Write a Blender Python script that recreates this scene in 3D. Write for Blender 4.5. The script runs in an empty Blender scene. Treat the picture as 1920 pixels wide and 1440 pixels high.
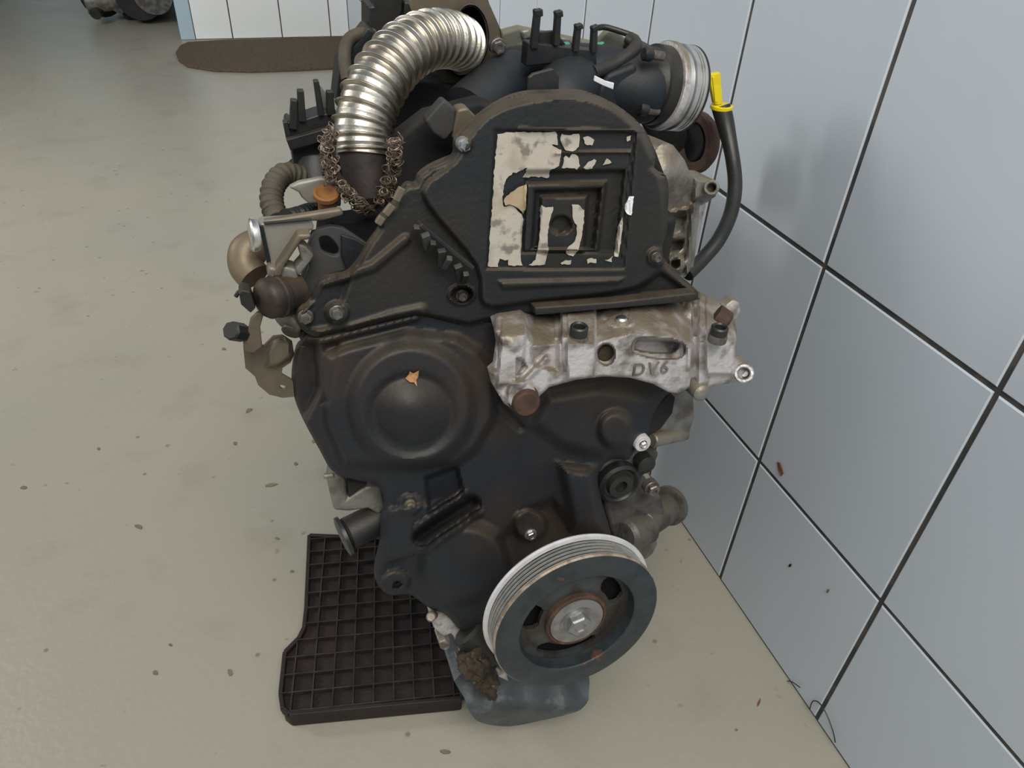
import bpy, bmesh, math, random
import numpy as np
from mathutils import Vector, Matrix, geometry
random.seed(7)
rng = np.random.RandomState(7)
S = bpy.context.scene

# ------------------------------------------------------------------ camera
HC = 0.8                                    # camera height (m)
FPX = 1382.0                                # focal length in pixels of the 1920 frame
def unit(a): return a/np.linalg.norm(a)
_y = unit(np.array([-587., -1067., FPX])); _d = unit(np.array([-110., 1850., FPX]))
_d = unit(_d - _y*(_d@_y)); _z = -_d; _x = np.cross(_y, _z)
R = np.array([_x, _y, _z])                  # image axes -> world axes (right wall is a plane x = const)
cd = bpy.data.cameras.new('camera'); cam = bpy.data.objects.new('camera', cd)
S.collection.objects.link(cam); S.camera = cam
cd.sensor_width = 36; cd.lens = FPX/1920*36; cd.clip_start = .01; cd.clip_end = 60
M = np.eye(4); M[:3, 0] = R@[1, 0, 0]; M[:3, 1] = R@[0, -1, 0]; M[:3, 2] = R@[0, 0, -1]; M[:3, 3] = [0, 0, HC]
cam.matrix_world = Matrix(M.tolist())

# ------------------------------------------------------------------ world, lights, exposure
S.view_settings.view_transform = 'Standard'; S.view_settings.look = 'None'
S.view_settings.exposure = -0.06; S.view_settings.gamma = 1; S.view_settings.use_curve_mapping = False
wd = bpy.data.worlds.new('world'); S.world = wd; wd.use_nodes = True
wd.node_tree.nodes['Background'].inputs[0].default_value = (.70, .86, 1.0, 1)
wd.node_tree.nodes['Background'].inputs[1].default_value = .25
def area(name, loc, target, sx, sy, power, col):
    l = bpy.data.lights.new(name, 'AREA'); l.shape = 'RECTANGLE'; l.size = sx; l.size_y = sy
    l.energy = power; l.color = col
    o = bpy.data.objects.new(name, l); S.collection.objects.link(o); o.location = loc
    o.rotation_euler = (Vector(target)-Vector(loc)).to_track_quat('-Z', 'Y').to_euler(); return o
area('window_light', (-2.0, .6, 1.5), (.2, .9, .4), 1.3, 1.1, 5, (1.0, .98, .95))
area('unseen_light', (-.02, -.6, 1.95), (.60, .25, .1), 1.1, 1.1, 35, (1.0, .965, .905))  # unseen front light, placed and aimed to lift the right wall and floor
area('unseen_light', (-1.6, 1.5, 1.5), (.2, 3.79, .25), .7, .7, 36, (1.0, .97, .92))  # unseen light added only to brighten the far stub wall

# ------------------------------------------------------------------ unprojection: photo pixel -> point on a real plane
LEAN = math.radians(7); TL = math.tan(LEAN); ZR = .27
BACK = Vector((0, math.cos(LEAN), -math.sin(LEAN)))     # from the timing side into the engine
UPE = Vector((0, math.sin(LEAN), math.cos(LEAN)))
def rays(px, py):
    return np.stack([np.asarray(px, float)-960, np.asarray(py, float)-720, np.full(np.shape(px), FPX)], -1)@R.T
def PA(px, py, d):                          # arrays: plane of the leaning engine face at distance d
    r = rays(px, py); s = (d+TL*(HC-ZR))/(r[..., 1]-TL*r[..., 2]); return r*s[..., None]+np.array([0, 0, HC])
def P(px, py, d): return Vector(PA(np.array(px), np.array(py), d))
def PY(px, py, y):
    r = rays(np.array(px), np.array(py)); s = y/r[1]; return Vector(r*s+np.array([0, 0, HC]))
def PX(px, py, x):
    r = rays(np.array(px), np.array(py)); s = x/r[0]; return Vector(r*s+np.array([0, 0, HC]))
def PZ(px, py, z):
    r = rays(np.array(px), np.array(py)); s = (z-HC)/r[2]; return Vector(r*s+np.array([0, 0, HC]))
def dof(p): return p[1]-TL*(p[2]-ZR)
def ppm(p):                                 # pixels per metre at a point
    v = np.array(p)-np.array([0, 0, HC]); return FPX/(R.T@v)[2]

# ------------------------------------------------------------------ materials
def mat(name, col, rough=.5, metal=0., col2=None, amt=.5, scale=30., dust=None, dustamt=0., bump=.0, bscale=200., spec=.5, detail=5., lo=.45, hi=.6, coat=0., rvar=0., patch=None, plo=.55, phi=.62, pscale=14., aniso=None, edge=None, edgeamt=0.):
    m = bpy.data.materials.new(name); m.use_nodes = True; nt = m.node_tree; N = nt.nodes; L = nt.links
    b = N['Principled BSDF']; b.inputs['Roughness'].default_value = rough; b.inputs['Metallic'].default_value = metal
    b.inputs['Specular IOR Level'].default_value = spec; b.inputs['Coat Weight'].default_value = coat
    tc = N.new('ShaderNodeTexCoord'); geo = N.new('ShaderNodeNewGeometry')
    def noise(sc, dt=5.):
        n = N.new('ShaderNodeTexNoise'); n.inputs['Scale'].default_value = sc; n.inputs['Detail'].default_value = dt
        L.new(geo.outputs['Position'], n.inputs['Vector']); return n.outputs['Fac']
    def ramp(s, a, bb, top=1.):
        n = N.new('ShaderNodeMapRange'); n.inputs[1].default_value = a; n.inputs[2].default_value = bb; n.inputs[4].default_value = top
        L.new(s, n.inputs[0]); return n.outputs[0]
    def mix(f, a, c):
        n = N.new('ShaderNodeMix'); n.data_type = 'RGBA'
        L.new(f, n.inputs[0])
        for i, v in ((6, a), (7, c)):
            if isinstance(v, tuple): n.inputs[i].default_value = (*v, 1)
            else: L.new(v, n.inputs[i])
        return n.outputs[2]
    cur = col
    if col2: cur = mix(ramp(noise(scale, detail), lo, hi, amt), cur, col2)
    if patch: cur = mix(ramp(noise(pscale, 7.), plo, phi, 1.), cur, patch)
    if dust:
        sx = N.new('ShaderNodeSeparateXYZ'); L.new(geo.outputs['Normal'], sx.inputs[0])
        a = ramp(sx.outputs['Z'], .15, .85, dustamt); c = ramp(noise(45., 6.), .2, .52)
        mu = N.new('ShaderNodeMath'); mu.operation = 'MULTIPLY'; L.new(a, mu.inputs[0]); L.new(c, mu.inputs[1])
        cur = mix(mu.outputs[0], cur, dust)
    if edge:
        e = ramp(geo.outputs['Pointiness'], .51, .56, edgeamt); cur = mix(e, cur, edge)
    if isinstance(cur, tuple): b.inputs['Base Color'].default_value = (*cur, 1)
    else: L.new(cur, b.inputs['Base Color'])
    if rvar:
        n = N.new('ShaderNodeMath'); n.operation = 'MULTIPLY_ADD'; L.new(noise(scale*1.7), n.inputs[0])
        n.inputs[1].default_value = rvar; n.inputs[2].default_value = rough-rvar/2; L.new(n.outputs[0], b.inputs['Roughness'])
    if bump:
        bp = N.new('ShaderNodeBump'); bp.inputs['Strength'].default_value = 1; bp.inputs['Distance'].default_value = bump
        L.new(noise(bscale, 3.), bp.inputs['Height']); L.new(bp.outputs[0], b.inputs['Normal'])
    return m
BR = (.16, .115, .065)
m_cover = mat('black_cover_plastic', (.011, .014, .016), .6, 0, (.030, .023, .016), .75, 9., BR, .36, .0005, 260., .45, lo=.4, hi=.66, rvar=.2, edge=(.09, .065, .04), edgeamt=.15)
m_cover2 = mat('black_lower_cover_plastic', (.015, .018, .023), .6, 0, (.046, .031, .022), .9, 7., (.10, .078, .05), .45, .0005, 260., .45, lo=.42, hi=.62, rvar=.2)
m_black = mat('black_plastic', (.010, .012, .014), .5, 0, (.032, .027, .02), .5, 40., (.10, .08, .05), .3, .0002, 300.)
m_blue = mat('blue_black_plastic', (.007, .013, .020), .6, 0, (.012, .014, .016), .8, 25., (.06, .055, .045), .3, .0002, 300.)
m_void = mat('dark_metal_and_shade', (.010, .010, .011), .8, 0, (.03, .025, .018), .5, 25., None, 0, .0008, 90.)  # dark block metal; also stands in for shade in gaps and grooves
m_alu = mat('cast_aluminium', (.62, .59, .59), .5, .35, (.26, .22, .18), .75, 60., (.21, .165, .105), .9, .0007, 330., lo=.48, hi=.7, patch=(.17, .135, .11), plo=.52, phi=.68, pscale=55.)
m_alu2 = mat('grimy_aluminium', (.27, .26, .235), .5, .5, (.12, .10, .08), .8, 50., (.30, .25, .17), .7, .0005, 300., lo=.42, hi=.62)
m_aludk = mat('dark_grimy_casting', (.12, .115, .105), .5, .4, (.05, .042, .035), .8, 50., (.17, .14, .10), .6, .0006, 250.)
m_steel = mat('bright_steel', (.80, .78, .75), .33, 1., (.50, .46, .40), .6, 50., None, 0, .0001, 300., rvar=.12)
m_pipe = mat('stainless_pipe', (.58, .54, .47), .34, 1., (.50, .43, .34), .7, 35., None, 0, .00015, 400., rvar=.15)
m_zinc = mat('zinc_bolt', (.50, .51, .52), .35, .85, (.28, .24, .2), .7, 160., None, 0, .0002, 400.)
m_bolt = mat('dull_bolt', (.22, .21, .20), .42, .7, (.14, .10, .07), .8, 160., None, 0, .0002, 400.)
m_rust = mat('rusty_steel', (.085, .045, .030), .8, .1, (.05, .030, .022), .8, 90., None, 0, .0006, 300., patch=(.15, .075, .042), plo=.58, phi=.7, pscale=120.)
m_brown = mat('oily_brown_dirt', (.045, .034, .018), .85, 0, (.045, .03, .018), .8, 110., None, 0, .0012, 220., patch=(.22, .15, .09), plo=.6, phi=.72, pscale=90.)
m_pul = mat('painted_damper_ring', (.05, .062, .068), .42, .35, (.032, .04, .045), .7, 60., None, 0, .0002, 300., patch=(.14, .07, .05), plo=.66, phi=.72, pscale=60., rvar=.2)
m_rim = mat('worn_rust_edge', (.42, .33, .25), .6, .3, (.14, .12, .10), .7, 120.)
m_groove = mat('ribbed_belt_steel', (.55, .55, .52), .35, .55, (.40, .39, .35), .6, 90.)
m_flange = mat('pale_pulley_flange', (.74, .72, .74), .45, .25, (.55, .53, .5), .4, 70.)
m_web = mat('pulley_web_steel', (.075, .08, .08), .45, .4, (.05, .038, .028), .8, 40., None, 0, .0003, 200.)
m_hub = mat('hub_steel', (.34, .34, .34), .42, .7, (.22, .18, .16), .5, 90.)
m_orange = mat('orange_rust_cap', (.24, .10, .02), .7, 0, (.22, .09, .03), .8, 130.)
m_paper = mat('peeling_label_paper', (.47, .425, .355), .85, 0, (.36, .31, .24), .8, 60., None, 0, .0004, 200., lo=.5, hi=.68, patch=(.20, .18, .15), plo=.58, phi=.66, pscale=90.)
m_tan = mat('tan_torn_paper', (.42, .32, .20), .85, 0, (.34, .25, .15), .6, 90., None, 0, .0004, 250.)
m_white = mat('clean_white_label', (.8, .81, .82), .6)
m_yellow = mat('yellow_plastic', (.88, .70, .01), .35, 0, (.75, .52, .01), .4, 60.)
m_hose = mat('black_rubber', (.018, .02, .018), .42, 0, (.03, .028, .024), .6, 40., None, 0, .0002, 200.)
m_conv = mat('dusty_conduit', (.055, .048, .033), .7, 0, (.03, .026, .02), .6, 60., (.14, .115, .075), .5, .0003, 200.)
m_brass = mat('dusty_brass_elbow', (.20, .155, .10), .5, .35, (.19, .14, .08), .7, 45., None, 0, .0002, 200.)
m_beige = mat('dusty_steel_bracket', (.16, .13, .09), .55, .3, (.13, .105, .075), .7, 50., (.27, .22, .15), .5, .0002, 200.)
m_case = mat('grey_valve_casing', (.30, .285, .245), .5, .3, (.30, .27, .21), .6, 30., None, 0, .0002, 150.)
m_wire = mat('knitted_wire', (.22, .17, .13), .45, .6, (.2, .15, .11), .6, 90.)
m_sump = mat('grey_blue_sump', (.085, .10, .112), .5, .3, (.05, .055, .065), .7, 30., (.16, .17, .16), .3, .0006, 160., patch=(.22, .23, .23), plo=.6, phi=.72, pscale=40.)
m_tray = mat('brown_black_tray', (.013, .009, .008), .6, 0, (.026, .013, .009), .8, 18., None, 0, .0005, 200.)
m_rib = mat('worn_tray_rib', (.018, .014, .011), .55, 0, (.045, .034, .022), .7, 45., None, 0, .0003, 200.)
m_sock = mat('burnt_brown_metal', (.040, .030, .025), .6, .2, (.022, .018, .016), .7, 60., None, 0, .0004, 200.)
m_act = mat('brown_black_can', (.014, .012, .011), .55, .2, (.05, .032, .02), .8, 60., (.09, .06, .035), .5, .0003, 200.)
m_pit = mat('black_pit_shade', (.003, .003, .003), .9)  # near-black colour that paints the shade inside the pulley slots
m_green = mat('green_plastic', (.06, .35, .22), .4)
m_greygr = mat('dusty_green_grey_housing', (.16, .17, .135), .6, 0, (.09, .09, .07), .7, 40., (.24, .21, .12), .5, .0004, 200.)
m_turbo = mat('rusted_turbo_casting', (.095, .055, .04), .8, .1, (.05, .032, .025), .8, 60., None, 0, .001, 220.)
m_sq = mat('grey_plug', (.05, .049, .048), .65, 0, (.06, .055, .05), .5, 50., None, 0, .0002, 200.)

# ------------------------------------------------------------------ object helpers
WL = {}                                     # world location of every object
def put(o, parent, loc):
    S.collection.objects.link(o)
    if parent is not None: o.parent = parent; o.location = Vector(loc)-WL[parent.name]
    else: o.location = loc
    WL[o.name] = Vector(loc)
    return o
def empty(name, loc, label=None, cat=None, group=None, kind=None, parent=None):
    o = bpy.data.objects.new(name, None); o.empty_display_size = .05; put(o, parent, Vector(loc)); tag(o, label, cat, group, kind); return o
def tag(o, label=None, cat=None, group=None, kind=None):
    if label: o['label'] = label
    if cat: o['category'] = cat
    if group: o['group'] = group
    if kind: o['kind'] = kind
    return o
def mk(name, verts, faces, m, parent=None, smooth=0, bevel=0, label=None, seg=2, sub=0, origin=None):
    vs = np.array([tuple(v) for v in verts], float)
    c = (vs.min(0)+vs.max(0))/2 if origin is None else np.array(origin)
    me = bpy.data.meshes.new(name); me.from_pydata((vs-c).tolist(), [], [tuple(int(i) for i in f) for f in faces]); me.materials.append(m)
    bm = bmesh.new(); bm.from_mesh(me); bmesh.ops.recalc_face_normals(bm, faces=bm.faces[:])
    for f in bm.faces: f.smooth = smooth > 0
    if smooth > 0:
        for e in bm.edges:
            if len(e.link_faces) == 2 and e.calc_face_angle(0) > math.radians(smooth): e.smooth = False
    bm.to_mesh(me); bm.free()
    o = bpy.data.objects.new(name, me); put(o, parent, Vector(c))
    if label: o['label'] = label
    if bevel:
        b = o.modifiers.new('bevel', 'BEVEL'); b.width = bevel; b.segments = seg; b.limit_method = 'ANGLE'; b.angle_limit = math.radians(35)
        for f in me.polygons: f.use_smooth = True
        wn = o.modifiers.new('wn', 'WEIGHTED_NORMAL')
    if sub:
        s = o.modifiers.new('sub', 'SUBSURF'); s.levels = s.render_levels = sub
    return o
def smoothloop(pts, closed=True, n=5):
    p = [np.array(q, float) for q in pts]; out = []; N = len(p)
    rngi = range(N) if closed else range(N-1)
    for i in rngi:
        if closed: a, b, c, d = p[i-1], p[i], p[(i+1) % N], p[(i+2) % N]
        else: a, b, c, d = p[max(i-1, 0)], p[i], p[i+1], p[min(i+2, N-1)]
        for k in range(n):
            t = k/n
            out.append(.5*((2*b)+(c-a)*t+(2*a-5*b+4*c-d)*t*t+(3*b-a-3*c+d)*t**3))
    if not closed: out.append(p[-1])
    return out
def resample(loop, step):
    out = []
    for i in range(len(loop)):
        a = np.array(loop[i], float); b = np.array(loop[(i+1) % len(loop)], float); L = np.linalg.norm(b-a)
        n = max(1, int(round(L/step)))
        for k in range(n): out.append(a+(b-a)*k/n)
    return np.array(out)
def inside(pts, poly):
    x, y = pts[:, 0], pts[:, 1]; r = np.zeros(len(pts), bool); P_ = np.array(poly, float); j = len(P_)-1
    for i in range(len(P_)):
        xi, yi = P_[i]; xj, yj = P_[j]
        if yi != yj: r ^= ((yi > y) != (yj > y)) & (x < (xj-xi)*(y-yi)/(yj-yi)+xi)
        j = i
    return r
def sdist(pts, poly, closed=True):
    P_ = np.array(poly, float); n = len(P_); best = np.full(len(pts), 1e9)
    for i in range(n if closed else n-1):
        a = P_[i]; b = P_[(i+1) % n]; ab = b-a
        t = np.clip(((pts-a)@ab)/max(ab@ab, 1e-9), 0, 1); best = np.minimum(best, np.linalg.norm(pts-(a+t[:, None]*ab), axis=1))
    return np.where(inside(pts, poly), best, -best) if closed else best
def ss(t): t = np.clip(t, 0, 1); return t*t*(3-2*t)
def f_dome(cx, cy, rx, ry, h, soft=.3, rot=0):
    c, s = math.cos(rot), math.sin(rot)
    def f(p):
        x = p[:, 0]-cx; y = p[:, 1]-cy; r = np.hypot((x*c+y*s)/rx, (-x*s+y*c)/ry); return h*ss((1-r)/soft)
    return f
def f_round(cx, cy, rx, ry, h):
    def f(p):
        r = ((p[:, 0]-cx)/rx)**2+((p[:, 1]-cy)/ry)**2; return h*ss(np.clip(1-np.sqrt(r), 0, 1))**.6
    return f
def f_poly(poly, h, soft=8.): return lambda p: h*ss(sdist(p, poly)/soft)
def f_line(pl, w, h): return lambda p: h*ss((1-sdist(p, pl, False)/w)*1.25)
def relief(name, outline, dfun, m, parent, step=None, thick=.02, holes=(), smoothed=0, smooth=50, bevel=0, label=None, vec=None, place=None, edge=None, flat=False):
    """a slab whose outline lies on the engine face (or on place()); dfun gives the depth of every point, thick the real thickness"""
    loops = [smoothloop(outline, n=smoothed) if smoothed else [np.array(q, float) for q in outline]]+[smoothloop(h, n=4) for h in holes]
    if step: loops = [resample(l, step) for l in loops]
    else: loops = [np.array(l) for l in loops]
    v = np.concatenate(loops); edges = []; o = 0
    for l in loops: edges += [(o+i, o+(i+1) % len(l)) for i in range(len(l))]; o += len(l)
    if step:
        x0, y0 = v.min(0); x1, y1 = v.max(0)
        gx, gy = np.meshgrid(np.arange(x0, x1, step), np.arange(y0, y1, step)); g = np.stack([gx.ravel(), gy.ravel()], -1)
        sd = sdist(g, loops[0]); k = sd > step*.55
        for l in loops[1:]: k &= sdist(g, l) < -step*.55
        v = np.concatenate([v, g[k]])
    vv, ee, ff, _, _, _ = geometry.delaunay_2d_cdt([Vector(q) for q in v], edges, [], 0, 1e-4)
    vv = np.array([tuple(q) for q in vv]); tri = np.array([f for f in ff])
    cen = vv[tri].mean(1); k = inside(cen, loops[0])
    for l in loops[1:]: k &= ~inside(cen, l)
    tri = tri[k]
    d = dfun(vv) if callable(dfun) else np.full(len(vv), dfun)
    if edge:
        d = d+edge[1]*(1-ss(sdist(vv, loops[0])/edge[0]))
    pos = PA(vv[:, 0], vv[:, 1], d) if place is None else np.array([tuple(place(a, b)) for a, b in vv])
    bk = np.array(BACK if vec is None else vec)*thick
    if flat:                           # back side flat at one depth
        far = d.max()+thick; back = pos+np.array(BACK)*((far-d)[:, None])
    else: back = pos+bk
    n = len(vv); allv = np.concatenate([pos, back]); cnt = {}
    for t in tri:
        for i in range(3):
            a, b = int(t[i]), int(t[(i+1) % 3]); cnt[(a, b)] = 1
    sides = [(a, b) for (a, b) in cnt if (b, a) not in cnt]
    faces = [tuple(t) for t in tri]+[tuple(int(i)+n for i in t[::-1]) for t in tri]+[(b, a, a+n, b+n) for a, b in sides]
    used = sorted(set(i for f in faces for i in f)); mp = {u: i for i, u in enumerate(used)}
    allv = allv[used]; faces = [tuple(mp[i] for i in f) for f in faces]
    if not step:
        bm = bmesh.new(); bv = [bm.verts.new(q) for q in allv]
        for f in faces:
            try: bm.faces.new([bv[i] for i in f])
            except ValueError: pass
        bmesh.ops.dissolve_limit(bm, angle_limit=.005, verts=bm.verts[:], edges=bm.edges[:])
        bm.verts.index_update(); allv = [q.co.copy() for q in bm.verts]; faces = [[q.index for q in f.verts] for f in bm.faces]; bm.free()
    return mk(name, allv, faces, m, parent, smooth=smooth, bevel=bevel, label=label)
def frame(ax):
    ax = Vector(ax).normalized(); u = ax.orthogonal().normalized() if abs(ax.z) > .9 else ax.cross(Vector((0, 0, 1))).normalized(); return ax, u, ax.cross(u)
def lathe(name, org, ax, prof, m, parent, seg=40, smooth=35, label=None, closed=True, bevel=0):
    """prof: (radius, distance along axis) pairs"""
    ax, u, w = frame(ax); org = Vector(org); v = []; f = []
    for (r, t) in prof:
        for k in range(seg):
            a = 2*math.pi*k/seg; v.append(org+ax*t+(u*math.cos(a)+w*math.sin(a))*r)
    n = len(prof)
    for i in range(n-1):
        for k in range(seg): a = i*seg+k; b = i*seg+(k+1) % seg; f.append((a, b, b+seg, a+seg))
    if closed: f.append(tuple(range(seg))[::-1]); f.append(tuple((n-1)*seg+k for k in range(seg)))
    return mk(name, v, f, m, parent, smooth=smooth, label=label, bevel=bevel)
def cyl(name, a, b, r, m, parent, r2=None, seg=28, ch=.0012, label=None):
    a = Vector(a); b = Vector(b); L = (b-a).length; r2 = r if r2 is None else r2; ch = min(ch, r*.3, L*.3)
    return lathe(name, a, b-a, [(r-ch, 0), (r, ch), (r2, L-ch), (r2-ch, L)], m, parent, seg, label=label)
def pipe(name, a, b, ro, ri, m, parent, seg=32, label=None, steps=()):
    a = Vector(a); b = Vector(b); L = (b-a).length; c = .001
    prof = [(ri, L*.6), (ri, c), (ri+c, 0), (ro-c, 0), (ro, c)]+list(steps)+[(ro, L-c), (ro-c, L), (ri+c, L), (ri, L-c), (ri, L*.6)]
    return lathe(name, a, b-a, prof, m, parent, seg, label=label, closed=False)
def hexbolt(name, p, r, m, parent, ax=None, h=.004, flange=True, label=None, rot=.3, back=.006):
    ax = Vector(ax) if ax is not None else -BACK
    ax, u, w = frame(ax); p = Vector(p); v = []; f = []
    def ring(rr, t, n, ro=0):
        s = len(v)
        for k in range(n): a = 2*math.pi*k/n+ro; v.append(p+ax*t+(u*math.cos(a)+w*math.sin(a))*rr)
        return s
    def conn(s1, s2, n):
        for k in range(n): f.append((s1+k, s1+(k+1) % n, s2+(k+1) % n, s2+k))
    a0 = ring(r, 0, 6, rot); a1 = ring(r, h*.82, 6, rot); a2 = ring(r*.86, h, 6, rot); conn(a0, a1, 6); conn(a1, a2, 6)
    d1 = ring(r*.5, h, 6, rot); d2 = ring(r*.45, h*.8, 6, rot); conn(a2, d1, 6); conn(d1, d2, 6); f.append(tuple(d2+k for k in range(6)))
    if flange:
        b0 = ring(r*1.22, -back, 24); b1 = ring(r*1.22, h*.12, 24); b2 = ring(r*1.12, h*.22, 24); conn(b0, b1, 24); conn(b1, b2, 24); f.append(tuple(b2+k for k in range(24))); f.append(tuple(b0+k for k in range(24)))
    else: f.append(tuple(a0+k for k in range(6)))
    return mk(name, v, f, m, parent, smooth=30, label=label)
def tube(name, pts, r, m, parent, seg=16, n=10, rf=None, caps=True, smooth=60, label=None, raw=False):
    c = [Vector(q) for q in (pts if raw else smoothloop([tuple(p) for p in pts], False, n))]
    N = len(c); v = []; f = []; T = (c[1]-c[0]).normalized(); u = T.orthogonal().normalized()
    Ls = [0]
    for i in range(1, N): Ls.append(Ls[-1]+(c[i]-c[i-1]).length)
    for i in range(N):
        T2 = (c[min(i+1, N-1)]-c[max(i-1, 0)]).normalized(); q = T.rotation_difference(T2); u = (q@u).normalized(); T = T2; w = T.cross(u)
        rr = r*(rf(Ls[i]/Ls[-1]) if rf else 1)
        for k in range(seg): a = 2*math.pi*k/seg; v.append(c[i]+(u*math.cos(a)+w*math.sin(a))*rr)
    for i in range(N-1):
        for k in range(seg): a = i*seg+k; b = i*seg+(k+1) % seg; f.append((a, b, b+seg, a+seg))
    if caps: f.append(tuple(range(seg))); f.append(tuple((N-1)*seg+k for k in range(seg)))
    return mk(name, v, f, m, parent, smooth=smooth, label=label)
def box(name, lo, hi, m, parent=None, bevel=0, label=None, mtx=None, smooth=0):
    v = [Vector((x, y, z)) for x in (lo[0], hi[0]) for y in (lo[1], hi[1]) for z in (lo[2], hi[2])]
    if mtx is not None: v = [mtx@q for q in v]
    return mk(name, v, [(0, 1, 3, 2), (4, 6, 7, 5), (0, 4, 5, 1), (2, 3, 7, 6), (0, 2, 6, 4), (1, 5, 7, 3)], m, parent, bevel=bevel, label=label, smooth=smooth)
def slab(name, pts, d, thick, m, parent, bevel=.001, **k): return relief(name, pts, d, m, parent, None, thick, bevel=bevel, **k)
def bar(name, a, b, w, h, m, parent, up=None, bevel=.0006, label=None, w2=None):
    a = Vector(a); b = Vector(b); ax = (b-a).normalized(); up = Vector(up or (0, 0, 1)); s = ax.cross(up).normalized(); up = s.cross(ax)
    w2 = w if w2 is None else w2
    v = [p+s*i*ww/2+up*j*h/2 for p, ww in ((a, w), (b, w2)) for i, j in ((-1, -1), (1, -1), (1, 1), (-1, 1))]
    return mk(name, v, [(0, 1, 2, 3), (7, 6, 5, 4), (0, 4, 5, 1), (1, 5, 6, 2), (2, 6, 7, 3), (3, 7, 4, 0)], m, parent, bevel=bevel, label=label)

# ================================================================== THE SETTING
WX = .638*HC
m_floor = bpy.data.materials.new('painted_concrete'); m_floor.use_nodes = True
def floor_mat():
    nt = m_floor.node_tree; N = nt.nodes; L = nt.links; b = N['Principled BSDF']; geo = N.new('ShaderNodeNewGeometry')
    def noise(sc, dt=6.):
        n = N.new('ShaderNodeTexNoise'); n.inputs['Scale'].default_value = sc; n.inputs['Detail'].default_value = dt; L.new(geo.outputs['Position'], n.inputs['Vector']); return n.outputs['Fac']
    def rm(s, a, c, t=1.):
        n = N.new('ShaderNodeMapRange'); n.inputs[1].default_value = a; n.inputs[2].default_value = c; n.inputs[4].default_value = t; L.new(s, n.inputs[0]); return n.outputs[0]
    def mix(f, a, c):
        n = N.new('ShaderNodeMix'); n.data_type = 'RGBA'; L.new(f, n.inputs[0])
        for i, v in ((6, a), (7, c)):
            if isinstance(v, tuple): n.inputs[i].default_value = (*v, 1)
            else: L.new(v, n.inputs[i])
        return n.outputs[2]
    c = mix(rm(noise(2.2), .35, .65), (.385, .352, .28), (.36, .338, .28))
    c = mix(rm(noise(9.), .56, .8, .45), c, (.25, .22, .16))
    c = mix(rm(noise(42., 3.), .70, .76, .55), c, (.15, .13, .09))
    v = N.new('ShaderNodeTexVoronoi'); v.inputs['Scale'].default_value = 22; L.new(geo.outputs['Position'], v.inputs['Vector'])
    c = mix(rm(v.outputs['Distance'], .085, .04, .6), c, (.12, .10, .07))
    L.new(c, b.inputs['Base Color'])
    n = N.new('ShaderNodeMath'); n.operation = 'MULTIPLY_ADD'; L.new(noise(5.), n.inputs[0]); n.inputs[1].default_value = .25; n.inputs[2].default_value = .22; L.new(n.outputs[0], b.inputs['Roughness'])
    b.inputs['Specular IOR Level'].default_value = .5
    bp = N.new('ShaderNodeBump'); bp.inputs['Distance'].default_value = .0006; L.new(noise(120., 3.), bp.inputs['Height']); L.new(bp.outputs[0], b.inputs['Normal'])
floor_mat()
o = box('floor', (-7, -2, -.1), (WX+.12, 9, 0), m_floor); tag(o, kind='structure')
m_grout = mat('dark_grout', (.055, .055, .055), .9, 0, (.12, .10, .085), .7, 40., None, 0, .0006, 120.)
m_tile = mat('shaded_white_tile', (.60, .655, .715), .30, 0, (.575, .625, .685), .6, 5., None, 0, .00008, 60., spec=.4, patch=None)  # white tile with the right wall's bluish shade put into its colour
m_tilew = mat('white_glazed_tile', (.86, .88, .87), .25, 0, (.83, .85, .84), .5, 4.)  # lighter copy of the same tile, for the brighter-lit stub wall
m_trim = mat('pale_blue_edge_trim', (.42, .54, .62), .4)
o = box('wall_right', (WX+.0014, -1.2, -.02), (WX+.12, 9, 1.9), m_grout); tag(o, kind='structure'); WR = o
TW, TH, GJ = .2608*HC, .3225*HC, .0048
def tile_mesh(w, h, t=.006):
    bm = bmesh.new(); c = .0012
    vs = [(0, 0, 0), (0, w, 0), (0, w, h), (0, 0, h)]; A = [bm.verts.new(v) for v in vs]; B = [bm.verts.new((-t+c, y, z)) for _, y, z in vs]
    C_ = [bm.verts.new((-t, c if y == 0 else w-c, c if z == 0 else h-c)) for _, y, z in vs]
    for q in range(4):
        r_ = (q+1) % 4; bm.faces.new((A[q], A[r_], B[r_], B[q])); bm.faces.new((B[q], B[r_], C_[r_], C_[q]))
    bm.faces.new(C_); bmesh.ops.recalc_face_normals(bm, faces=bm.faces[:]); me = bpy.data.meshes.new('tile'); bm.to_mesh(me); bm.free(); me.materials.append(m_tile); return me
zj = [0]+[.272*HC+TH*k for k in range(0, 6)]
y0 = .3772*HC-TW*7
full = {}
for i in range(len(zj)-1):
    h = zj[i+1]-zj[i]-GJ
    me = tile_mesh(TW-GJ, h)
    for k in range(0, 44):
        t = bpy.data.objects.new('tile', me); jit = .0006*rng.uniform(-1, 1)
        put(t, WR, (WX+.006+jit*.5, y0+k*TW+GJ/2, zj[i]+GJ/2)); t.rotation_euler = (0, .0012*rng.uniform(-1, 1), .0015*rng.uniform(-1, 1))
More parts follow.
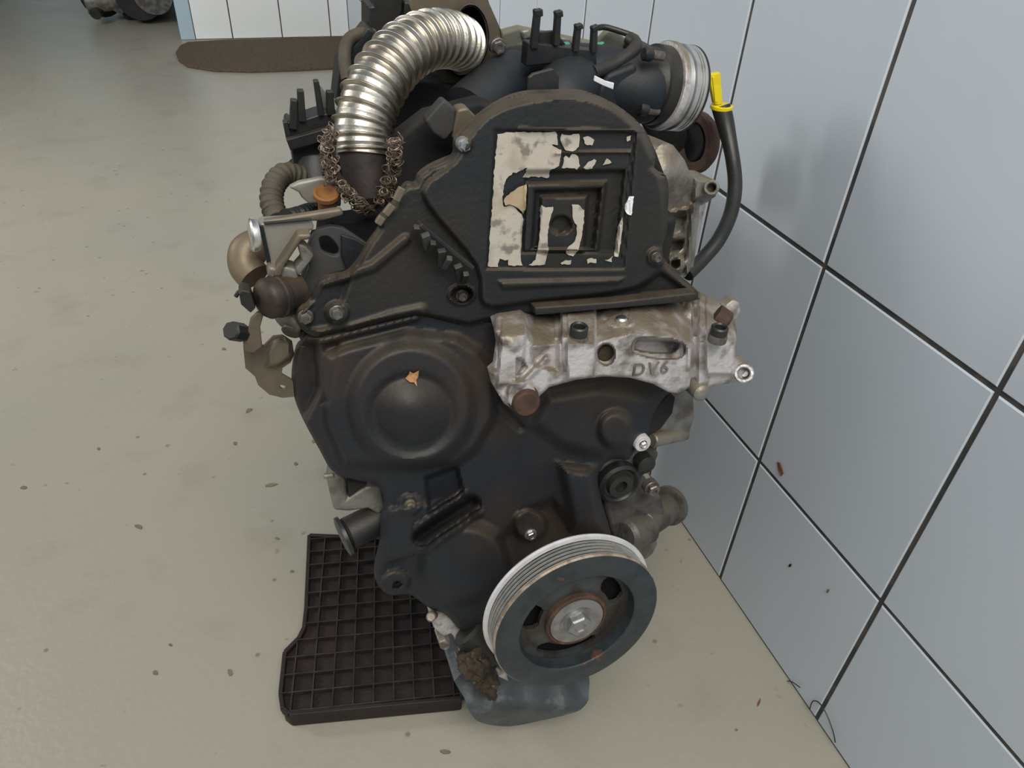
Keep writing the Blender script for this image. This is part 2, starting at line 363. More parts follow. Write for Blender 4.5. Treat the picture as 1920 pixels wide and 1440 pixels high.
# stub wall at the far end of the tiled wall
YB = 4.74*HC; XB = -.285*HC
o = box('wall_back', (XB+.004, YB+.002, 0), (WX+.004, YB+.3, 1.9), m_grout); tag(o, kind='structure'); WB = o
xs = [XB+.06]+[PY(px, py, YB).x for px, py in ((437, 72), (530, 71), (621, 70))]; xs.append(WX)
m_tb = {}
for i in range(len(xs)-1):
    for j in range(len(zj)-1):
        w = xs[i+1]-xs[i]-.005; h = zj[j+1]-zj[j]-.005
        if w < .01: continue
        box('tile', (xs[i]+.0025, YB, zj[j]+.0025), (xs[i]+.0025+w, YB+.012, zj[j]+.0025+h), m_tilew, WB, bevel=.001)
o = box('trim_1', (XB, YB-.003, 0), (XB+.06, YB+.3, 1.9), m_trim, bevel=.004); tag(o, kind='structure')
# far end of the workshop
m_far = mat('dim_far_wall', (.05, .055, .05), .7, 0, (.06, .065, .06), .6, 2.)
o = box('wall_far', (-7, 9, 0), (WX+.12, 9.15, 3.0), m_far); tag(o, kind='structure')

g = mat('window_frame_paint', (.5, .52, .5), .5)
m_glow = bpy.data.materials.new('daylit_pane'); m_glow.use_nodes = True; bb = m_glow.node_tree.nodes['Principled BSDF']
bb.inputs['Base Color'].default_value = (.5, .6, .6, 1); bb.inputs['Emission Color'].default_value = (.72, .95, 1, 1); bb.inputs['Emission Strength'].default_value = .25
pf = PZ(165, 60, 0); wx = pf.x*9/pf.y
o = box('window_1', (wx-.55, 8.93, .25), (wx+.55, 9.0, 2.3), g, bevel=.01); tag(o, kind='structure')
for i in range(2):
    for j in range(3): box('pane', (wx-.5+i*.52, 8.915, .3+j*.66), (wx-.02+i*.52, 8.93, .3+j*.66+.62), m_glow, o)
# ================================================================== THE ENGINE
ENG = empty('car_engine', (.18, .5, 0), 'greasy black car engine with crank pulley and peeling label beside the tiled wall', 'engine')
E0 = ENG
# --- block and head behind the covers
box('engine_block', (.125, .455, .05), (.285, .80, .40), m_void, E0, bevel=.006)
box('cylinder_head', (.135, .47, .40), (.31, .80, .565), m_void, E0, bevel=.006)

# --- sump
pts = [(866, 1262), (1080, 1240), (1104, 1300), (1094, 1326), (1070, 1338), (1010, 1352), (955, 1362), (905, 1356), (884, 1340), (872, 1310)]
def sump_d(p):
    return .405-.016*ss((p[:, 1]-1270)/60)+.02*ss((p[:, 1]-1330)/40)+.0008*np.sin(p[:, 0]/9.)
relief('oil_sump', pts, sump_d, m_sump, E0, step=6, thick=.16, smooth=60, smoothed=3)

# --- lower timing cover
low = [(556, 655), (570, 640), (590, 628), (640, 618), (700, 600), (780, 580), (860, 590), (930, 600), (1000, 620), (1100, 660), (1200, 690), (1266, 728), (1250, 740), (1232, 765), (1221, 790), (1216, 815), (1200, 818), (1186, 835), (1180, 862), (1150, 860), (1126, 880), (1122, 915), (1146, 1000), (1160, 1060), (1150, 1150), (1060, 1220), (960, 1232), (912, 1212), (884, 1194), (858, 1176), (836, 1152), (810, 1143), (786, 1126), (766, 1114), (735, 1116), (716, 1106), (704, 1086), (706, 1056), (714, 1020), (716, 975), (722, 950), (714, 918), (695, 906), (655, 897), (622, 882), (600, 845), (566, 782), (550, 738), (548, 700)]
LF = [f_poly([(600, 660), (650, 640), (760, 612), (860, 622), (905, 650), (940, 700), (935, 790), (900, 850), (860, 880), (790, 880), (700, 885), (640, 880), (605, 800), (598, 730)], .014, 22),
      f_dome(772, 760, 128, 128, .013, .22), f_dome(772, 778, 92, 88, -.004, .25), f_round(774, 770, 74, 66, .015),
      f_poly([(1020, 730), (1130, 712), (1250, 735), (1218, 790), (1210, 850), (1130, 870), (1050, 850), (980, 800)], .008, 30),
      f_dome(1154, 805, 40, 42, .010, .45), 
      f_poly([(1035, 860), (1122, 870), (1148, 1005), (1150, 1012), (1064, 1000)], .020, 26),
      f_poly([(925, 1010), (975, 950), (1040, 925), (1080, 985), (1165, 1015), (1165, 1160), (965, 1120)], -.018, 22),
      f_dome(994, 985, 38, 36, .018, .4),
      f_poly([(724, 950), (800, 940), (880, 930), (905, 965), (800, 1040), (720, 1060)], .006, 10),
      f_poly([(793, 892), (860, 868), (872, 925), (802, 968)], -.012, 9),
      f_line([(790, 1008), (884, 946)], 21, -.024), f_line([(778, 990), (872, 924)], 7, .004), f_line([(806, 1030), (902, 962)], 8, .004),
      f_dome(870, 1055, 96, 84, .015, .35, -.3), f_dome(742, 1092, 30, 26, .006, .3), f_dome(744, 1097, 9, 7, -.012, .4),
      f_poly([(515, 630), (600, 636), (606, 730), (566, 815), (515, 815)], -.028, 14), f_poly([(605, 640), (640, 640), (622, 760), (600, 760)], -.004, 8),
      f_dome(769, 946, 26, 22, .004, .3), f_line([(600, 640), (780, 596)], 9, .005), f_line([(925, 720), (935, 760), (975, 800)], 12, -.004)]
def low_d(p):
    d = np.full(len(p), .405)
    for f in LF: d = d-f(p)
    return d
relief('lower_timing_cover', low, low_d, m_cover2, E0, step=4, thick=.006, edge=(8, .006), smooth=60, smoothed=3)

# --- upper timing cover
upp = [(1040, 170), (1090, 170), (1130, 183), (1170, 206), (1203, 236), (1224, 272), (1230, 296), (1226, 312), (1236, 322), (1249, 330), (1254, 360), (1252, 400), (1251, 432), (1243, 458), (1244, 482), (1258, 500), (1280, 520), (1306, 544), (1308, 556), (1298, 564), (1150, 577), (1005, 590), (975, 596), (928, 600), (905, 606), (880, 612), (850, 606), (780, 592), (700, 608), (650, 622), (600, 632), (572, 622), (556, 604), (560, 582), (585, 560), (600, 528), (625, 518), (652, 512), (672, 490), (692, 456), (712, 428), (706, 418), (716, 404), (736, 384), (750, 360), (764, 344), (780, 344), (786, 328), (806, 312), (836, 298), (852, 290), (854, 264), (868, 246), (900, 216), (942, 188), (985, 173)]
UF = [f_poly(smoothloop([(795, 345), (850, 300), (880, 250), (920, 210), (990, 185), (1100, 180), (1190, 230), (1240, 330), (1250, 420), (1240, 500), (1190, 545), (1000, 570), (905, 575), (888, 500), (800, 390)], n=4), .008, 10),
      f_poly([(925, 240), (1196, 244), (1172, 506), (908, 508)], -.0025, 5),
      f_line([(975, 241), (1205, 246)], 4, .003), f_line([(1040, 287), (1180, 285)], 4, .002), f_line([(1186, 250), (1168, 480)], 4, .0015),
      f_poly([(982, 318), (1174, 316), (1158, 478), (974, 478)], -.006, 7),
      f_poly([(984, 340), (1140, 338), (1124, 476), (976, 476)], .006, 8),
      f_poly([(1000, 354), (1130, 350), (1116, 470), (992, 470)], -.008, 6),
      f_poly([(1012, 366), (1104, 364), (1098, 474), (1004, 474)], .005, 7),
      f_dome(1052, 422, 22, 20, -.006, .3),
      f_poly([(930, 524), (1180, 518), (1160, 535), (940, 545)], .003, 8),
      f_poly([(1200, 528), (1240, 505), (1308, 552), (1180, 562)], -.005, 12),
      f_dome(865, 553, 29, 22, .003, .2), f_dome(866, 553, 22, 18, -.012, .25),
      f_line([(660, 618), (740, 592), (790, 582)], 16, .003), f_line([(640, 520), (700, 500), (760, 450)], 14, .004),
      f_dome(632, 586, 26, 24, .004, .3), f_dome(570, 592, 22, 22, .003, .3), f_dome(868, 268, 22, 22, .004, .4), f_dome(1230, 482, 20, 20, .003, .3),
      f_poly([(560, 600), (600, 532), (640, 524), (668, 508), (650, 560), (620, 620), (580, 625)], -.006, 12),
      f_round(1040, 175, 28, 14, .004)]
def upp_d(p):
    d = np.full(len(p), .398)
    for f in UF: d = d-f(p)
    top = 1-ss((sdist(p, upp)-1)/9); d = d+np.where(p[:, 1] < 330, .016, .006)*top
    return d
relief('upper_timing_cover', upp, upp_d, m_cover, E0, step=3, thick=.006, smooth=60, smoothed=3)
UC = bpy.data.objects['upper_timing_cover']
relief('cover_lip', [(1003, 577), (1150, 567), (1304, 549), (1308, 556), (1300, 566), (1150, 579), (1005, 592)], .385, m_cover, UC, thick=.012, bevel=.0012)
def ragged(poly):
    q = resample([np.array(a, float) for a in poly], 5.); return [tuple(a+rng.randn(2)*.7) for a in q]
def on_cover(name, poly, m, lift=.0013, label=None, thick=.0006, par=None):
    poly = ragged(poly)
    return relief(name, poly, lambda p: upp_d(p)-lift, m, par or UC, step=3.5, thick=thick, vec=tuple(BACK), smooth=60, label=label)
A = [(933, 252), (955, 248), (1043, 248), (1047, 272), (1034, 272), (1053, 283), (1048, 312), (1030, 320), (1030, 333), (1000, 331), (981, 334), (989, 314), (974, 322), (962, 324), (950, 335), (945, 348), (942, 375), (945, 388), (960, 384), (978, 402), (982, 412), (979, 440), (976, 485), (980, 498), (953, 498), (952, 488), (936, 485), (934, 500), (916, 500), (919, 440), (925, 360), (926, 325)]
on_cover('label_sticker', A, m_paper, label='peeling dirty white paper label')
for q in ([(1015, 385), (1025, 390), (1038, 388), (1034, 402), (1030, 412), (1027, 440), (1026, 452), (1029, 470), (1022, 490), (1022, 497), (992, 497), (1004, 488), (1010, 465), (1013, 430), (1013, 405)],
          [(1073, 385), (1085, 384), (1095, 394), (1094, 420), (1089, 450), (1084, 470), (1075, 481), (1062, 475), (1063, 466), (1076, 455), (1082, 440), (1081, 424), (1074, 410)],
          [(1053, 253), (1066, 255), (1075, 251), (1087, 250), (1086, 275), (1075, 284), (1060, 282), (1055, 272), (1050, 262)], [(1094, 258), (1100, 255), (1108, 258), (1114, 262), (1110, 273), (1096, 270)],
          [(1060, 292), (1068, 296), (1074, 288), (1083, 292), (1087, 310), (1082, 318), (1072, 315), (1053, 316)], [(1095, 315), (1106, 302), (1114, 299), (1120, 300), (1110, 316), (1102, 318)],
          [(1131, 310), (1139, 297), (1147, 306)], [(1160, 420), (1168, 408), (1166, 440), (1160, 481), (1152, 481)], [(1052, 492), (1062, 489), (1071, 488), (1071, 495), (1052, 496)],
          [(1100, 488), (1110, 484), (1118, 486), (1118, 492), (1100, 493)], [(1136, 489), (1150, 481), (1147, 491)], [(1174, 257), (1183, 254), (1182, 263), (1175, 265)]):
    on_cover('label_scrap', q, m_paper)
on_cover('label_scrap', [(945, 372), (958, 362), (975, 350), (988, 346), (986, 385), (982, 402), (975, 394), (960, 384), (948, 386)], m_tan, .003, 'torn tan flap of the label')
on_cover('label_scrap', [(1175, 380), (1180, 369), (1189, 368), (1187, 384), (1184, 404), (1176, 401), (1171, 392)], m_white, label='clean white scrap')
# standing tab on the cover top
relief('cover_tab', [(990, 192), (992, 145), (1000, 138), (1036, 128), (1044, 134), (1049, 145), (1048, 190)], .43, m_black, UC, thick=.004, bevel=.0012)
# clip rail on the diagonal edge
for i, t in enumerate(np.linspace(0, 1, 7)):
    a = np.array([782, 425])+t*np.array([92, 88]); b = a+np.array([(-8, 22), (6, 26), (-10, 20), (-2, 30), (-12, 18), (4, 24), (-6, 16)][i])*.95
    bar('clip_tooth', P(*a, .378), P(*b, .386), .004+.0015*(i % 2), .004, [m_black, m_sq, m_black][i % 3], UC, up=-BACK)
bar('clip_rail', P(786, 418, .385), P(884, 500, .385), .003, .010, m_black, UC, up=-BACK)
for a, b in (((754, 352), (742, 376)), ((736, 384), (722, 402)), ((717, 406), (708, 420))):
    bar('edge_clip', P(*a, .394), P(*b, .394), .0045, .004, m_beige, UC, up=-BACK)
for px, py, r, m in ((871, 272, .0036, m_zinc), (866, 554, .0038, m_bolt), (632, 586, .0042, m_bolt), (573, 594, .0042, m_bolt), (1230, 482, .0032, m_bolt)):
    hexbolt('bolt', P(px, py, float(upp_d(np.array([[px, py]], float))[0])-.001), r, m, E0)
for px, py, r, m in ((769, 946, .0036, m_beige), (995, 1002, .0046, m_zinc)):
    hexbolt('bolt', P(px, py, float(low_d(np.array([[px, py]], float))[0])-.001), r, m, E0)

# --- aluminium mount bracket
mnt = [(926, 600), (1005, 588), (1150, 575), (1300, 562), (1316, 552), (1345, 566), (1374, 588), (1382, 620), (1380, 650), (1378, 672), (1392, 672), (1408, 684), (1412, 700), (1402, 716), (1382, 716), (1345, 722), (1326, 728), (1322, 742), (1306, 742), (1292, 728), (1270, 738), (1252, 735), (1225, 720), (1180, 708), (1130, 706), (1080, 712), (1030, 726), (1012, 742), (1004, 764), (985, 772), (962, 768), (945, 756), (928, 728), (921, 700), (932, 690), (938, 650), (934, 628)]
ex = [920, 938, 985, 1000, 1060, 1118, 1150, 1190, 1260, 1300, 1325, 1378, 1420]; ey = [640, 632, 628, 650, 645, 645, 634, 626, 632, 646, 640, 640, 650]
D_M = .365
def mnt_d(p):
    e = np.interp(p[:, 0], ex, ey); base = np.full(len(p), D_M)
    fr = base-sum(f(p) for f in MF)
    ed = PA(p[:, 0], e, base-sum(f(np.stack([p[:, 0], e], -1)) for f in MF))      # the upper front edge
    r = rays(p[:, 0], p[:, 1]); s = (ed[:, 2]-HC)/r[:, 2]; q = r*s[:, None]+np.array([0, 0, HC])
    top = q[:, 1]-TL*(q[:, 2]-ZR)-sum(f(p) for f in MT)
    return np.where(p[:, 1] < e, top, fr)
MF = [f_poly([(1058, 620), (1120, 620), (1116, 714), (1062, 714)], .012, 5), f_poly([(936, 610), (990, 610), (986, 660), (978, 724), (930, 724)], .006, 6),
      f_dome(1136, 664, 19, 22, -.014, .25), f_poly(smoothloop([(1190, 634), (1230, 632), (1280, 640), (1288, 660), (1270, 674), (1220, 672), (1186, 660)], n=3), -.022, 7),
      f_poly([(966, 668), (982, 672), (990, 690), (966, 716)], -.014, 5), f_line([(975, 722), (1025, 672)], 9, .006), f_poly([(990, 650), (1050, 640), (1050, 700), (1000, 690)], -.008, 9),
      f_poly([(1318, 620), (1385, 620), (1380, 706), (1322, 706)], .008, 6), f_line([(1304, 640), (1300, 735)], 9, -.010), f_line([(1180, 626), (1262, 632), (1292, 655), (1292, 690)], 7, .003),
      f_dome(978, 742, 34, 34, .007, .3), f_dome(1392, 697, 22, 22, .004, .4), f_round(963, 646, 18, 16, .003)]
MT = [f_dome(1165, 600, 34, 16, .003, .3), f_line([(1300, 575), (1345, 625)], 26, .012)]
relief('engine_mount_bracket', mnt, mnt_d, m_alu, E0, step=3, thick=.010, edge=(5, .003), smooth=60)
MB_ = bpy.data.objects['engine_mount_bracket']
lathe('recess_disc', P(1136, 662, D_M+.011), -BACK, [(.0065, -.004), (.0065, .001), (.005, .002), (.001, .002)], m_brown, MB_, 24)  # brown disc set at the bottom of the bracket's round recess
def stud(name, px, py, r, h, m, par):
    c = P(px, py, float(mnt_d(np.array([[px, py]], float))[0])); c.z -= .001; pipe(name, c, c+Vector((0, 0, h)), r, r*.62, m, par, seg=28); lathe(name+'_collar', c-Vector((0, 0, .003)), (0, 0, 1), [(r*1.1, 0), (r*1.12, .004), (r, .006)], m_bolt, par, 28)
stud('bush', 1084, 632, .0064, .0105, m_hose, MB_); stud('bush', 1346, 630, .0064, .0095, m_hose, MB_)
q0 = P(1165, 603, float(mnt_d(np.array([[1165, 603.]]))[0])); cyl('stud', q0-Vector((0, 0, .002)), q0+Vector((0, 0, .004)), .0045, m_steel, MB_)
lathe('bolt', P(979, 744, D_M-.001), -BACK, [(.0115, -.008), (.0115, .003), (.0105, .004), (.0100, .004), (.0100, .010), (.0088, .0115), (.005, .0115)], m_rust, E0, 32, label='rusty brown bolt head')
pipe('bolt', P(1395, 700, D_M-.010), P(1395, 700, D_M+.02), .008, .0042, m_zinc, MB_); cyl('bolt', P(1396, 699, D_M-.004), P(1396, 699, D_M+.02), .0042, m_zinc, MB_)
lathe('bolt', P(1313, 735, D_M-.002), -BACK, [(.007, -.012), (.007, .002), (.0055, .004), (.003, .005)], m_alu2, MB_, 20)
relief('bracket_ear', [(1360, 575), (1376, 562), (1388, 566), (1390, 585), (1382, 600), (1366, 598)], .405, m_alu, MB_, thick=.012, bevel=.002)
lathe('bolt', P(1358, 600, .378), Vector((.6, -.5, -.35)), [(.0085, -.008), (.0085, .002), (.006, .004)], m_rust, MB_, 20)
# cast lettering
fc = bpy.data.curves.new('cast_lettering', 'FONT'); fc.body = 'DV6'; fc.size = .0150; fc.extrude = .0006; fc.space_character = 1.25; fc.align_x = 'CENTER'; fc.align_y = 'CENTER'
to = bpy.data.objects.new('tmp_text', fc); S.collection.objects.link(to)
dg = bpy.context.evaluated_depsgraph_get(); tm = bpy.data.meshes.new_from_object(to.evaluated_get(dg)); bpy.data.objects.remove(to)
rot = Matrix.Rotation(math.radians(-5), 4, 'Z'); rx = Matrix.Rotation(math.radians(90)-LEAN, 4, 'X'); tm.transform(rx@rot); tm.materials.clear(); tm.materials.append(m_alu2)
to = bpy.data.objects.new('cast_lettering', tm); put(to, MB_, P(1220, 692, D_M-.0012))

# --- crank pulley
PU = empty('crank_pulley', P(1085, 1171, .33), parent=E0)
pc = P(1085, 1171, .33); RP = .0746; F = -BACK
lathe('damper_ring', pc, F, [(RP*.70, -.012), (RP*.70, -.001), (RP*.715, 0), (RP*.96, 0), (RP*.985, -.0006)], m_pul, PU, 96, closed=False)
lathe('ring_edge', pc, F, [(RP*.985, -.0006), (RP, -.002), (RP, -.0035), (RP*.985, -.004)], m_rim, PU, 96, closed=False, label='rusty outer edge of the damper ring')
gp = [(RP*.985, -.004)]
for k in range(4):
    t = -.0055-k*.0037; gp += [(RP*.985, t+.0002), (RP*.90, t-.0012), (RP*.90, t-.0018), (RP*.985, t-.0030)]
lathe('ribbed_belt_track', pc, F, gp, m_groove, PU, 96, closed=False, smooth=20)
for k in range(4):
    t = -.0055-k*.0037-.0015; lathe('groove_shade', pc, F, [(RP*.92, t+.0008), (RP*.966, t+.0006), (RP*.966, t-.0006), (RP*.92, t-.0008)], m_void, PU, 96, closed=False)  # dark rings that stand in for shade between the belt ribs
lathe('pulley_flange', pc, F, [(RP*.985, -.0208), (RP*1.025, -.0215), (RP*1.035, -.0235), (RP*1.025, -.025), (RP*.9, -.026)], m_flange, PU, 96, closed=False)
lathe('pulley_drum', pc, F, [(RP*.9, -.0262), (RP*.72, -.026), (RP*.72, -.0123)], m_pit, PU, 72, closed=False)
def web():
    ax, u, w = frame(F); ns = 180; rs = [.22, .34, .38, .42, .5, .56, .60, .64, .66, .70]; v = []; f = []
    dz = [-.0085, -.0085, -.0088, -.009, -.010, -.011, -.012, -.0122, -.0122, -.0122]
    def hole(a, r):
        a = math.degrees(a) % 360
        for c, hw in ((262, 42), (28, 24), (165, 20)):
            dd = abs((a-c+180) % 360-180)
            if dd < hw:
                e = min(1, (hw-dd)/7); mid = .53; wd_ = .10*math.sqrt(e)
                if abs(r-mid) < wd_: return True
        return False
    rs2 = list(np.linspace(.22, .72, 34)); zz = lambda r: float(np.interp(r, rs, dz))
    n = len(rs2); X = Vector((1, 0, 0)); Zv = UPE
    for side in (0, 1):
        for r in rs2:
            for k in range(ns):
                a = 2*math.pi*k/ns; v.append(pc+F*(zz(r)-.004*side)+(X*math.cos(a)+Zv*math.sin(a))*r*RP)
    keep = {}
    for i in range(n-1):
        for k in range(ns):
            keep[i, k] = not hole(2*math.pi*(k+.5)/ns, (rs2[i]+rs2[i+1])/2)
    for i in range(n-1):
        for k in range(ns):
            if not keep[i, k]: continue
            a = i*ns+k; b = i*ns+(k+1) % ns; o2 = n*ns
            f.append((a, b, b+ns, a+ns)); f.append((a+o2, a+ns+o2, b+ns+o2, b+o2))
            for (ii, kk, e1, e2) in ((i-1, k, a, b), (i+1, k, a+ns, b+ns), (i, (k-1) % ns, a, a+ns), (i, (k+1) % ns, b, b+ns)):
                if 0 <= ii < n-1 and not keep[ii, kk]: f.append((e1, e2, e2+o2, e1+o2))
    mk('pulley_web', v, f, m_web, PU, smooth=40)
web()
lathe('slot_shade_disc', pc, F, [(.001, -.0245), (RP*.72, -.0245)], m_pit, PU, 48, closed=False)
lathe('hub', pc, F, [(RP*.37, -.010), (RP*.37, -.0045), (RP*.355, -.0035), (RP*.335, -.0035), (RP*.325, -.005)], m_rust, PU, 60, closed=False, label='rust-edged hub collar')
lathe('hub_washer', pc, F, [(RP*.325, -.005), (RP*.32, -.0035), (RP*.22, -.0030), (RP*.19, -.0045), (RP*.16, -.0045), (RP*.155, -.003), (RP*.001, -.003)], m_hub, PU, 60, closed=False)
hexbolt('crank_bolt', pc+F*-.003, RP*.145, m_hub, PU, h=.007, flange=False, rot=.2)

# --- right of the lower cover
relief('alternator_bracket', [(1240, 735), (1300, 725), (1304, 780), (1290, 826), (1243, 838), (1212, 830), (1218, 800), (1238, 780)], .425, m_alu2, E0, thick=.02, bevel=.003)
cyl('spacer_rod', P(1222, 826, .418), P(1284, 812, .432), .0068, m_alu2, E0)
relief('black_tensioner', [(1216, 805), (1222, 775), (1250, 742), (1268, 745), (1262, 775), (1240, 805), (1205, 825)], .418, m_void, E0, thick=.02, bevel=.002)
lathe('washer', P(1206, 833, .400), F, [(.0038, -.004), (.0038, 0), (.0072, 0), (.0078, -.001), (.0078, -.012)], m_flange, E0, 32, closed=False); hexbolt('bolt', P(1206, 833, .400), .0034, m_steel, E0, flange=False, h=.003)
pcw = P(1160, 905, .410)
relief('water_pump_housing', [(1122, 878), (1148, 860), (1180, 862), (1196, 842), (1220, 838), (1238, 850), (1226, 880), (1205, 895), (1202, 920), (1240, 930), (1248, 960), (1230, 1010), (1215, 1030), (1180, 1030), (1150, 1012), (1136, 960)], .428, m_aludk, E0, thick=.05, bevel=.004)
lathe('pump_plug', P(1160, 906, .422), F, [(.021, -.02), (.021, .002), (.018, .004), (.015, .001), (.013, .001), (.012, .006), (.006, .006), (.0055, .001), (.001, .001)], m_hose, E0, 40)
cyl('coolant_elbow', P(1200, 985, .43), P(1252, 950, .455), .0165, m_aludk, E0, ch=.003)
lathe('coolant_flange', P(1250, 950, .452), P(1270, 938, .462)-P(1250, 950, .452), [(.017, 0), (.021, .001), (.021, .007), (.019, .008)], m_aludk, E0, 32)
cyl('coolant_stub', P(1170, 1005, .42), P(1215, 985, .432), .0175, m_aludk, E0, ch=.004)
hexbolt('bolt', P(1222, 915, .41), .0062, m_bolt, E0, flange=True, h=.006); lathe('clamp_lug', P(1212, 872, .418), F, [(.009, -.02), (.009, .001), (.006, .003)], m_hose, E0, 24)
relief('rough_casting', [(1190, 1000), (1222, 1000), (1235, 1020), (1225, 1040), (1210, 1052), (1195, 1040)], .44, m_alu2, E0, thick=.03, bevel=.003)

# --- right side of the head
head = [(1228, 280), (1246, 266), (1262, 272), (1284, 300), (1296, 330), (1310, 335), (1338, 336), (1346, 350), (1342, 368), (1330, 376), (1326, 380), (1312, 380), (1310, 420), (1300, 500), (1284, 520), (1260, 508), (1240, 480), (1246, 400), (1250, 340)]
HF = [f_poly([(1300, 334), (1350, 334), (1346, 372), (1296, 378)], .010, 7), f_round(1250, 330, 44, 60, .012), f_line([(1300, 385), (1288, 510)], 6, .008), f_line([(1250, 400), (1290, 392)], 4, .006), f_poly([(1256, 405), (1288, 400), (1282, 440), (1250, 446)], -.010, 5), f_poly([(1246, 448), (1284, 448), (1280, 470), (1246, 476)], -.018, 5), f_dome(1268, 494, 20, 20, .010, .3), f_dome(1266, 495, 10, 10, -.02, .4)]
relief('head_casting', head, lambda p: .455-sum(f(p) for f in HF), m_alu2, E0, step=4, thick=.03, smooth=60)
pipe('head_stud', P(1334, 352, .436), P(1334, 352, .46), .0062, .0035, m_alu2, E0)
relief('head_gasket_edge', [(1288, 390), (1326, 380), (1312, 430), (1302, 505), (1286, 512)], .47, m_alu, E0, thick=.02, bevel=.002)
relief('turbo_body', [(1200, 220), (1260, 235), (1292, 240), (1292, 330), (1250, 300), (1225, 270)], 0, m_void, E0, None, .01, bevel=.003, place=lambda a, b: PY(a, b, .655), vec=(0, 1, 0))
cyl('turbo_outlet_core', PY(1296, 268, .645), PY(1306, 268, .645), .019, m_void, E0)
lathe('turbo_housing', PY(1300, 268, .64), Vector((-1, -.12, .05)), [(.020, -.012), (.026, -.012), (.030, -.006), (.031, 0), (.029, .002), (.021, .002), (.018, -.002), (.017, -.012)], m_turbo, E0, 40, closed=False)

# --- throttle body (top right)
TH_ = empty('throttle_body', PY(1255, 160, .58), parent=E0)
ta = PY(1190, 155, .585); tb = PY(1283, 167, .588); tx = (tb-ta).normalized(); tr = .0345
tL = (tb-ta).length
def seg_(a, b): return ta+tx*(tL*a), ta+tx*(tL*b)
a_, b_ = seg_(.0, .58)
lathe('throttle_housing', a_, tx, [(.022, 0), (.026, .002), (.028, tL*.2), (.030, tL*.28), (.0325, tL*.3), (.0325, tL*.52), (.034, tL*.53)], m_black, TH_, 48)
lathe('clamp_ring', ta+tx*tL*.50, tx, [(.030, 0), (tr+.001, 0), (tr+.0018, .001), (tr+.0018, tL*.10), (tr, tL*.11)], m_alu, TH_, 64, closed=False)
lathe('steel_neck', ta+tx*tL*.62, tx, [(tr-.004, 0), (tr-.0015, .0005), (tr-.001, tL*.10), (tr+.001, tL*.12), (tr+.001, tL*.20), (tr-.0005, tL*.205), (tr-.0005, tL*.22), (tr+.001, tL*.225), (tr+.001, tL*.25), (tr-.0005, tL*.255), (tr-.0005, tL*.27), (tr+.001, tL*.275), (tr+.001, tL*.33)], m_steel, TH_, 72, closed=False, smooth=25)
pipe('rubber_lip', ta+tx*tL*.945, ta+tx*tL*1.01, tr+.0012, tr-.004, m_hose, TH_, seg=64)
for px, py in ((1218, 102), (1210, 205)):
    c = PY(px, py, .56); cyl('throttle_screw', c, c+tx*.014, .0036, m_bolt, TH_); cyl('throttle_lug', c-tx*.006, c+tx*.002, .0055, m_black, TH_)

# --- intake manifold and dark parts on top
def plate(name, pts, y, thick, m, par, bevel=.002, label=None):       # vertical plate at distance y
    return relief(name, pts, 0, m, par, None, thick, bevel=bevel, place=lambda a, b: PY(a, b, y), vec=(0, 1, 0), label=label)
tube('intake_manifold', [PY(800, 165, .66), PY(900, 165, .64), PY(1000, 150, .62), PY(1100, 150, .60), PY(1190, 165, .585), PY(1215, 165, .585)], .0285, m_blue, E0, seg=28)
tube('intake_runner', [PY(880, 215, .58), PY(930, 170, .60), PY(985, 140, .63)], .024, m_blue, E0, seg=20)
tube('intake_runner', [PY(1040, 215, .56), PY(1060, 175, .57), PY(1080, 150, .60)], .026, m_blue, E0, seg=20)
plate('manifold_cone', [(1100, 210), (1140, 140), (1196, 118), (1200, 200), (1170, 205)], .565, .03, m_blue, E0, .004)
plate('cam_cover', [(715, 215), (760, 150), (1180, 205), (1200, 330), (760, 330)], .60, .05, m_void, E0, .004)
plate('cam_cover_end', [(735, 265), (800, 215), (900, 190), (950, 205), (860, 320), (790, 345), (715, 420), (660, 500), (640, 430), (700, 380)], .53, .02, m_void, E0, .004)
plate('upper_fill', [(600, 420), (740, 400), (700, 470), (640, 540), (590, 520)], .50, .02, m_void, E0, .004)
# wire clip comb
CB = plate('harness_comb', [(990, 80), (1118, 96), (1120, 124), (1050, 118), (986, 126)], .575, .014, m_black, E0, .0015)
for a, b, w in (((1000, 90), (1008, 17), .0055), ((1042, 84), (1046, 20), .005), ((1078, 96), (1084, 45), .005), ((1112, 98), (1114, 48), .005)):
    p0 = PY(*a, .575); p1 = PY(*b, .575); bar('comb_prong', p0, p1, w, .006, m_black, CB, up=(0, 1, 0), w2=w*.85)
    bar('prong_tip', p1-(p1-p0)*.18+Vector((.0010, 0, 0)), p1, w*1.15, .0065, m_black, CB, up=(0, 1, 0))
plate('comb_wall', [(1010, 60), (1040, 58), (1062, 84), (1010, 86)], .582, .004, m_black, CB, .001)
plate('rear_housing', [(930, 62), (975, 50), (1060, 68), (1120, 80), (1190, 95), (1190, 130), (960, 125)], .66, .012, m_greygr, E0, .004)
plate('rear_housing', [(1118, 80), (1140, 56), (1160, 58), (1190, 90), (1186, 100), (1150, 130), (1118, 120)], .62, .008, m_greygr, E0, .003)
for q in ([(978, 58), (994, 54), (998, 72), (982, 76)], [(1052, 70), (1072, 72), (1070, 82), (1054, 80)]):
    plate('housing_lug', q, .655, .008, m_alu2, E0, .002)
plate('green_clip', [(1056, 82), (1070, 80), (1068, 94)], .60, .006, m_green, E0, .001); plate('green_clip', [(1114, 84), (1136, 80), (1118, 94)], .60, .006, m_green, E0, .001)
tube('wiring_loop', [PY(1122, 52, .61), PY(1140, 52, .61), PY(1188, 68, .60), PY(1196, 78, .59), PY(1196, 95, .585)], .0024, m_hose, E0, seg=12)
